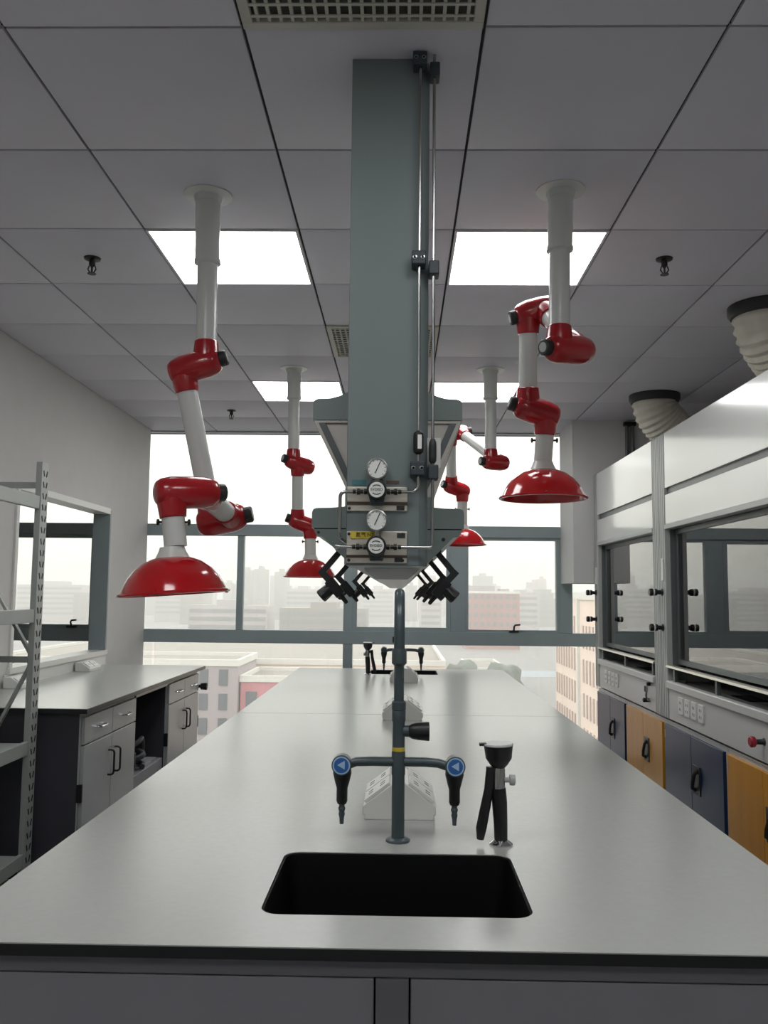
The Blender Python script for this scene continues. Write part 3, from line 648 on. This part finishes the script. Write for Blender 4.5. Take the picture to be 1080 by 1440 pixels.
    for z in (1.425, 1.222):       # service knobs on the far post
        yc = y1-.055
        k = lathe1('service_knob', 'black', t, (HX+.002, yc, z), (-1,0,0), [(.022, 0), (.022, .006), (.013, .01), (.013, .03), (.02, .036), (.022, .07), (.019, .078)], 14)
        lathe1('knob_ring', 'white', k, (HX-.048, yc, z), (-1,0,0), [(.0215, 0), (.0225, .008)], 14)
    box1('airflow_display', 'white', t, HX-.006, HX+.002, y1-.095, y1-.05, 1.49, 1.62, bevel=.002)
    return t
fume_hood('far fume hood by the window pier with white panels and glass sash', 5.14, 6.845, False)
fume_hood('near fume hood at the right edge with white panels and red valve', 3.435, 5.14, True)
def safety_cabinet(label, y0, y1, m, z1=.70):
    t = thing('safety_cabinet', label, 'cabinet', ((HX+HB)/2, (y0+y1)/2, 0), 'coloured steel cabinets under the fume hoods')
    x = HX+.022; y0 += .002; y1 -= .002
    box1('carcass', 'hoodbot', t, x, HB, y0, y1, .06, z1, bevel=.003); box1('plinth', 'dark', t, x+.05, HB, y0+.01, y1-.01, 0, .06)
    mid = (y0+y1)/2
    for a, b in ((y0+.022, mid-.0015), (mid+.0015, y1-.022)):
        d = MB().box(x-.016, x+.002, a, b, .085, z1-.025).build('door', m, t, bevel=.0025)
        if a < mid-.01:
            h = MB().box(x-.021, x-.0155, b-.135, b-.03, .395, .54).build('latch_plate', 'black', d, bevel=.003)
            MB().tube([(x-.02, b-.10, .52), (x-.036, b-.10, .50), (x-.04, b-.085, .46), (x-.036, b-.065, .425), (x-.02, b-.06, .415)], .009, 8).build('latch_handle', 'blackm', d)
        else:
            MB().box(x-.018, x-.0155, b-.02, b-.012, z1-.10, z1-.055).build('hinge', 'hoodg', d)
safety_cabinet('dark blue steel cabinet under the far fume hood', 5.99, 6.845, 'cblue'); safety_cabinet('yellow steel cabinet under the far fume hood', 5.14, 5.99, 'cyel')
safety_cabinet('dark blue steel cabinet under the near fume hood', 4.29-.105, 5.14, 'cblue'); safety_cabinet('orange-yellow steel cabinet under the near fume hood', 3.335, 4.185, 'cyel')
# flexible ducts
def flexible_duct(label, x, y, xe, ye):
    t = thing('flexible_duct', label, 'duct', (x, y, CE), 'ribbed ducts above the fume hoods')
    lathe1('ceiling_collar', 'blackm', t, (x, y, CE), (0,0,-1), [(.172, 0), (.172, .035), (.158, .055)], 36)
    N = 90; pts = []; rad = []
    P0, P1, P2, P3 = Vector((x, y, CE-.02)), Vector((x-.012, y, CE-.22)), Vector((xe, ye, 2.60)), Vector((xe, ye, 2.358))
    for k in range(N+1):
        u = k/N; pts.append(P0*(1-u)**3 + P1*3*u*(1-u)**2 + P2*3*u*u*(1-u) + P3*u**3); rad.append(.148 + .0065*math.cos(2*math.pi*k/6.0))
    MB().tube(pts, rad, 32).build('ribbed_hose', 'duct', t)
    lathe1('hood_collar', 'steel', t, (xe, ye, 2.352), (0,0,1), [(.165, 0), (.165, .01), (.158, .05)], 32)
flexible_duct('ribbed white duct above the near fume hood at the right edge', 1.745, 4.10, 1.97, 4.25); flexible_duct('ribbed white duct above the far fume hood', 1.76, 5.98, 1.97, 6.05)
cd = thing('conduit', 'thin dark conduit with black cap on the pier front', 'conduit', (1.82, 6.84, 2.36))
MB().cyl((1.835, 6.842, 2.36), (1.835, 6.842, 2.75), .016).cyl((1.79, 6.842, 2.36), (1.79, 6.842, 2.75), .014).build('pipes', 'hoodd', cd); box1('cap', 'black', cd, 1.765, 1.86, 6.815, 6.858, 2.745, 2.775, bevel=.003)

# ------------------------------------------------------------------ left side bench
SZ, SX0, SX1, SY0, SY1 = .865, WL+.004, -1.418, 4.0, 6.42
sw = thing('side_worktop', 'pale grey worktop along the left wall under the interior window', 'worktop', ((SX0+SX1)/2, (SY0+SY1)/2, SZ-.022))
MB().box(SX0, SX1, SY0, SY1, SZ-.003, SZ).build('top_sheet', 'top', sw); MB().box(SX0, SX1, SY0, SY1, SZ-.024, SZ-.0032).build('core', 'edge', sw)
def base_cabinet(label, y0, y1):
    t = thing('base_cabinet', label, 'cabinet', ((SX0+SX1)/2, (y0+y1)/2, 0), 'grey drawer cabinets under the side worktop')
    x = SX1-.045; z1 = SZ-.025
    box1('carcass', 'body', t, SX0+.02, x, y0, y1, .09, z1, bevel=.002); box1('plinth', 'dark', t, SX0+.05, x-.05, y0+.01, y1-.01, 0, .09)
    box1('front_frame', 'front', t, x, x+.006, y0, y1, .09, z1, bevel=.001)
    mid = (y0+y1)/2
    for a, b, hy in ((y0+.016, mid-.003, -1), (mid+.003, y1-.016, 1)):
        d = box1('drawer', 'front', t, x+.006, x+.022, a, b, z1-.145, z1-.022, bevel=.002); c = (a+b)/2
        MB().tube(bend([(x+.02, c-.055, z1-.082), (x+.048, c-.055, z1-.082), (x+.048, c+.055, z1-.082), (x+.02, c+.055, z1-.082)], .02), .005, 8).build('handle', 'chrome', d)
        dd = box1('door', 'front', t, x+.006, x+.022, a, b, .11, z1-.151, bevel=.002)
        c = b-.045 if hy < 0 else a+.045
        MB().tube(bend([(x+.02, c, z1-.225), (x+.052, c, z1-.225), (x+.052, c, z1-.345), (x+.02, c, z1-.345)], .018), .005, 8).build('handle', 'screw', dd)
        hy_ = a-.010 if hy < 0 else b+.010
        for zz in (z1-.36, .2): MB().box(x-.002, x+.024, hy_-.008, hy_+.008, zz-.04, zz+.04).build('hinge', 'black', dd, bevel=.002)
base_cabinet('near grey drawer cabinet with dark side under the side worktop', 4.03, 4.84); base_cabinet('far grey drawer cabinet under the side worktop beside the window', 5.50, 6.33)
kb = thing('knee_space', 'dark open knee space between the two side bench cabinets', 'cabinet', (-1.8, 5.17, .05))
box1('back_panel', 'body', kb, SX0+.02, SX0+.04, 4.842, 5.498, .09, SZ-.025); box1('base_locker', 'panel', kb, SX0+.04, SX1-.05, 4.842, 5.498, .09, .375, bevel=.003); box1('top_rail', 'front', kb, SX1-.045, SX1-.03, 4.842, 5.498, SZ-.05, SZ-.025)
dh = thing('drain_hose', 'dark coiled drain hose lying in the open knee space', 'hose', (-1.6, 5.0, .375))
pts = [(-1.535+.055*math.cos(a*.5), 5.11+.07*math.sin(a*.5), .393+.010*a*.5) for a in range(0, 22)]; pts += [(-1.52, 5.16, .525), (-1.52, 5.22, .535), (-1.53, 5.27, .49), (-1.54, 5.30, .42)]
MB().tube(pts, .016, 8).build('coil', 'hose', dh)
lf = tag(MB().box(-1.70, -1.49, 5.20, 5.44, .376, .388).box(-1.66, -1.53, 5.22, 5.40, .388, .394).build('leaflet_stack', 'front', None, bevel=.002), 'thin stack of pale leaflets in the open knee space', 'paper')
vk = thing('side_valve', 'black valve knob sticking out beyond the far side cabinet', 'valve', (-1.45, 6.36, .72))
MB().lathe((-1.47, 6.372, .72), (1,0,0), [(.012, 0), (.012, .03), (.024, .034), (.027, .075), (.022, .08)], 14).build('knob', 'black', vk); MB().box(-1.50, -1.46, 6.331, 6.39, .70, .74).build('bracket', 'screw', vk)
def wedge(label, x, y):
    t = thing('bench_socket', label, 'socket box', (x, y, SZ), 'sloping socket boxes on the side worktop')
    MB().prism([(x-.045, SZ), (x+.055, SZ), (x+.055, SZ+.022), (x-.005, SZ+.062), (x-.045, SZ+.062)], 'y', y, y+.22).build('housing', 'white', t, bevel=.003)
    for k in range(2):
        c = Vector((x+.026, y+.06+.10*k, SZ+.0435)); n_ = Vector((.555, 0, .832)); d = Vector((.832, 0, -.555))
        p = MB().bar(c-d*.028, c+d*.028, .086, .006, up=n_).build('socket_plate', 'white', t, bevel=.001)
        h = MB()
        for dy in (-.014, .014): h.bar(c+n_*.0033+Vector((0, dy, 0))-d*.006, c+n_*.0033+Vector((0, dy, 0))+d*.006, .003, .0006, up=n_)
        h.build('pin_slots', 'dark', p)
wedge('white sloping socket box on the side worktop below the interior window', -2.105, 5.80); wedge('white sloping socket box on the side worktop behind the steel rack', -2.105, 4.75)

# ------------------------------------------------------------------ steel storage rack
RX0, RX1, RY0, RY1 = -2.13, -1.634, 1.95, 3.975
rk = thing('storage_rack', 'grey slotted steel storage rack at the left edge', 'rack', ((RX0+RX1)/2, (RY0+RY1)/2, 0))
def post(x0, x1, y0, y1, side):
    p = MB().prism([(x0, y0), (x1, y0), (x1, y1), (x1-side*0, y1), (x0, y1)][:3]+[(x0, y1)], 'z', 0.006, 1.985).build('post', 'rack', rk, bevel=.002)
    s = MB(); xs = x1 if side > 0 else x0
    n = 37
    for k in range(n):
        z = .06+k*.052
        for e in (-1, 1):
            c = (y0+y1)/2 + e*.017
            s.bar((xs+side*.0004, c+e*.004, z+.014), (xs+side*.0004, c-e*.006, z-.012), .0016, .009, up=(0,1,0))
    tag(s.build('key_slots', 'slot', p), kind='stuff')
    box1('foot', 'black', p, x0-.004, x1+.004, y0-.004, y1+.004, 0, .006)
post(RX1-.028, RX1, RY1-.075, RY1, 1); post(RX1-.028, RX1, RY0, RY0+.075, 1); post(RX0, RX0+.028, RY1-.075, RY1, -1); post(RX0, RX0+.028, RY0, RY0+.075, -1)
for z in (1.797, 1.285, .703, .22):
    for x in (RX1-.024, RX0+.004):
        MB().box(x, x+.02, RY0+.077, RY1-.077, z-.03, z+.03).build('beam', 'rack', rk, bevel=.003)
    if z < 1.7: MB().box(RX0+.026, RX1-.026, RY0+.08, RY1-.08, z+.012, z+.022).build('shelf', 'rack', rk)
for z in (1.878, 1.09, .12):
    for yy in (RY1-.06, RY0+.05): MB().box(RX0+.028, RX1-.028, yy, yy+.012, z-.014, z+.014).build('end_rail', 'rack', rk)
for yy in (RY1-.052, RY0+.058):
    MB().bar((RX0+.02, yy, 1.86), (RX1-.02, yy, 1.11), .012, .026, up=(0,1,0)).bar((RX1-.02, yy-.0005, 1.07), (RX0+.02, yy-.0005, .14), .012, .026, up=(0,1,0)).build('diagonal_brace', 'rack', rk)

# ------------------------------------------------------------------ the city outside
GZ = -17.0
XM = dict(
    ground=mat('ground_dust', (128, 126, 126), 0.9, noise=0.1, nscale=0.03),
    cream=mat('facade_cream', (222, 203, 190), 0.85, noise=0.03, nscale=0.3), pinkw=mat('facade_pink', (184, 124, 132), 0.85, noise=0.04, nscale=0.3),
    greyw=mat('facade_grey', (160, 150, 153), 0.85, noise=0.03, nscale=0.3), roof=mat('flat_roof', (140, 134, 128), 0.9, noise=0.05, nscale=0.1),
    para=mat('parapet_white', (206, 204, 198), 0.8), win=mat('far_window', (92, 96, 104), 0.3), win2=mat('far_window_warm', (176, 158, 150), 0.4),
    tower=mat('tower_concrete', (118, 112, 110), 0.9, noise=0.06, nscale=0.05), brick=mat('red_brick_block', (150, 98, 96), 0.9, noise=0.06, nscale=0.1),
    leaf=mat('hazy_tree', (104, 110, 104), 0.95, noise=0.15, nscale=0.5), road=mat('road_asphalt', (140, 146, 152), 0.8, noise=0.05, nscale=0.05))  # leaf: crown green greyed so the colour itself carries haze
tag(box1('ground', XM['ground'], None, -900, 900, 14, 1800, GZ-.5, GZ), 'pale dusty ground far below the window', 'ground', kind='structure')
def building(label, x0, x1, y0, y1, z1, wall, roofm='roof', name='city_building', grp=None, parapet=.6):
    t = thing(name, label, 'building', ((x0+x1)/2, (y0+y1)/2, GZ), grp)
    MB().box(x0, x1, y0, y1, GZ, z1).build('walls', XM[wall], t); MB().box(x0+.3, x1-.3, y0+.3, y1-.3, z1, z1+.08).build('roof', XM[roofm], t)
    if parapet:
        p = MB()
        for a in ((x0-.15, x1+.15, y0-.15, y0+.3), (x0-.15, x1+.15, y1-.3, y1+.15), (x0-.15, x0+.3, y0+.3, y1-.3), (x1-.3, x1+.15, y0+.3, y1-.3)): p.box(*a, z1-.2, z1+parapet)
        p.build('parapet', XM['para'], t)
    return t
def facade_windows(t, m, xs, zs, w, h, y):           # on a wall facing the camera
    p = None
    for z in zs:
        for x in xs:
            if p is None: p = MB().box(x-w/2, x+w/2, y-.12, y+.05, z-h/2, z+h/2).build('window', XM[m], t); o = (x, z); 
            else: share(p, t, (x-o[0], 0, z-o[1]))
# right wing: facade along x = 19.5 facing left, tall slit windows
rw = building('cream wing with rows of tall slit windows at the right of the view', 19.5, 34, 78, 110, 1.2, 'cream')
p = None
for fl in range(5):
    z = -2.0 - 3.55*fl
    for k in range(20):
        y = 79.2 + 1.56*k
        if 94.6 < y < 96.6: continue
        zz = z - (.9 if y < 95 else 0)
        if p is None: p = MB().box(19.38, 19.55, y-.22, y+.22, zz-1.2, zz+1.2).build('window', XM['win2'], rw); o = (y, zz)
        else: share(p, rw, (0, y-o[0], zz-o[1]))
facade_windows(rw, 'win2', [20.6+1.28*k for k in range(10)], [-2.0-3.55*f for f in range(5)], .54, 2.4, 78)
MB().box(19.2, 19.6, 95.2, 96.0, GZ, 1.2).build('pilaster', XM['para'], rw)
bl = building('pale grey block with square windows, lower left beyond the glass', -44, -20.2, 110, 124, -7.6, 'greyw')
facade_windows(bl, 'win', [-41.6+2.45*k for k in range(9)], [-9.2, -12.2, -15.2], 1.1, 2.0, 110)
bp_ = building('low pink block beside the pale grey one, lower left beyond the glass', -20.0, -5, 111, 124, -9.6, 'pinkw')
facade_windows(bp_, 'win', [-18.6+2.5*k for k in range(6)], [-12.0, -15.4], 1.4, 2.0, 111)
bc = building('long cream flat-roofed hall behind the low blocks', -60, 6.5, 126, 190, -8.6, 'cream'); 
sh = building('small white roofed shed below the right side of the window', 12.8, 15, 120, 132, -12.5, 'greyw')
sh2 = building('low grey workshop between the trees below the window', 12.5, 19, 156, 178, -12.0, 'greyw')
br = building('broad reddish apartment block in the haze at right', 22.5, 41, 300, 320, 2.2, 'brick')
facade_windows(br, 'win', [23.8+2.2*k for k in range(8)], [.8-3.1*f for f in range(5)], 1.3, 1.4, 300)
MB().box(24, 33, 304, 314, 2.2, 4.6).build('rooftop_house', XM['greyw'], br); MB().box(35, 38, 304, 314, 2.2, 3.6).build('rooftop_house', XM['greyw'], br)
def slab(label, x0, x1, y0, y1, z1, wm='tower', fl=3.0):
    t = building(label, x0, x1, y0, y1, z1, wm, grp='hazy city blocks on the horizon', parapet=0)
    p = None; w = x1-x0; zs = z1-2.0
    while zs > max(GZ+2, -14):
        if p is None: p = MB().box(x0+.6, x1-.6, y0-.25, y0+.1, zs-.7, zs+.7).build('window_band', XM['win'], t); z0 = zs
        else: share(p, t, (0, 0, zs-z0))
        zs -= fl
    MB().box(x0+w*.35, x0+w*.65, y0+1, y1-1, z1, z1+2.2).build('rooftop_house', XM[wm], t)
slab('tall hazy tower left of the window mullion on the horizon', -112, -102, 600, 615, 17, 'tower'); slab('tall hazy tower right of the left mullion on the horizon', -99, -91, 590, 605, 17.5, 'tower')
slab('second hazy tower standing apart left of the far left hood', -86.5, -78, 600, 615, 16, 'tower'); slab('wide hazy slab below the far left hood', -68, -48, 520, 540, 3.6, 'greyw'); slab('low hazy slab right of the far left hood', -46, -28, 510, 530, 4.2, 'greyw')
slab('hazy slab behind the near left hood', -152, -128, 540, 560, 6.0, 'greyw'); slab('pale hazy slab under the near left hood', -126, -112, 500, 520, 2.5, 'tower'); slab('hazy slab in the centre pane behind the faucet', -24, -4, 560, 580, 4.5, 'greyw')
slab('narrow hazy tower in the centre pane', 4, 12, 600, 612, 7.5, 'tower'); slab('low hazy slab left of the reddish block', 10, 20, 420, 440, 1.8, 'greyw')
slab('pale row of blocks right of the reddish block', 52, 68, 430, 445, 2.0, 'greyw'); slab('far pale block at the right end of the skyline', 72, 100, 520, 540, 3.0, 'tower')
slab('nearer pale low block in the left panes', -80, -50, 330, 350, -3.5, 'greyw'); slab('nearer pale low block in the middle panes', -44, -12, 320, 340, -4.0, 'tower'); slab('hazy block seen through the interior window', -230, -190, 520, 540, 5, 'greyw'); slab('hazy low block seen through the interior window beside the post', -188, -160, 500, 520, 0.5, 'tower')
rc = random.Random(4)
for k in range(36):              # the indistinct mass of the distant city
    xx = -205 + 8.6*k + rc.uniform(-2, 2)
    if -5 < xx-56 < 20 and False: continue
    yy = 640 + 40*(k % 4) + rc.uniform(0, 20); wd = rc.uniform(6, 15)
    slab('indistinct hazy block in the distant city', xx*1.25, xx*1.25+wd, yy, yy+14, rc.choice((2, 5, 7, 9, 12, 16)) + rc.uniform(-1, 1), rc.choice(('tower', 'greyw', 'tower', 'brick')))
def tree(x, y, h, label):
    t = thing('tree', label, 'tree', (x, y, GZ), 'hazy trees below the window')
    MB().cyl((x, y, GZ), (x, y, GZ+h*.5), h*.04, h*.02, 8).build('trunk', XM['road'], t)
    bm = bmesh.new(); bmesh.ops.create_icosphere(bm, subdivisions=3, radius=1.0); rnd = random.Random(int(x*13+y))
    ph = [rnd.uniform(0, 6) for _ in range(6)]
    for f_ in bm.faces: f_.smooth = True
    for v in bm.verts:
        c = v.co; k = 1+.22*math.sin(5*c.x+ph[0])*math.sin(4*c.y+ph[1])+.16*math.sin(9*c.z+ph[2])*math.sin(8*c.x+ph[3])+.07*rnd.uniform(-1, 1)
        v.co = Vector((c.x*h*.42*k, c.y*h*.42*k, h*.62+c.z*h*.38*k))
    me = bpy.data.meshes.new('crown'); bm.to_mesh(me); bm.free(); o = bpy.data.objects.new('crown', me); COL.objects.link(o); o.parent = t; me.materials.append(XM['leaf'])
for x, y, h, lb in ((10.9, 147, 7.4, 'leftmost hazy tree below the right half of the window'), (16.9, 147, 7.2, 'hazy tree in front of the low workshop below the window'),
                    (14.6, 109, 5, 'hazy tree in front of the white roofed shed'), (17.6, 118, 4.5, 'rightmost hazy tree close to the cream wing')): tree(x, y, h, lb)
tag(box1('road', XM['road'], None, -200, 300, 200, 216, GZ, GZ+.05), 'pale road crossing below the window', 'road', kind='structure')

# haze over the city, outside the glass
hz = bpy.data.materials.new('city_haze'); hz.use_nodes = True; n = hz.node_tree.nodes; n.clear()
ho = n.new('ShaderNodeOutputMaterial'); hv = n.new('ShaderNodeVolumeScatter'); hv.inputs['Color'].default_value = (1.0, 0.97, 0.91, 1); hv.inputs['Density'].default_value = 0.0021; hv.inputs['Anisotropy'].default_value = 0.3
hz.node_tree.links.new(hv.outputs[0], ho.inputs['Volume'])
tag(box1('city_haze', hz, None, -700, 700, 20, 1200, GZ-2, 22), 'pale haze hanging over the city outside', 'haze', kind='stuff')
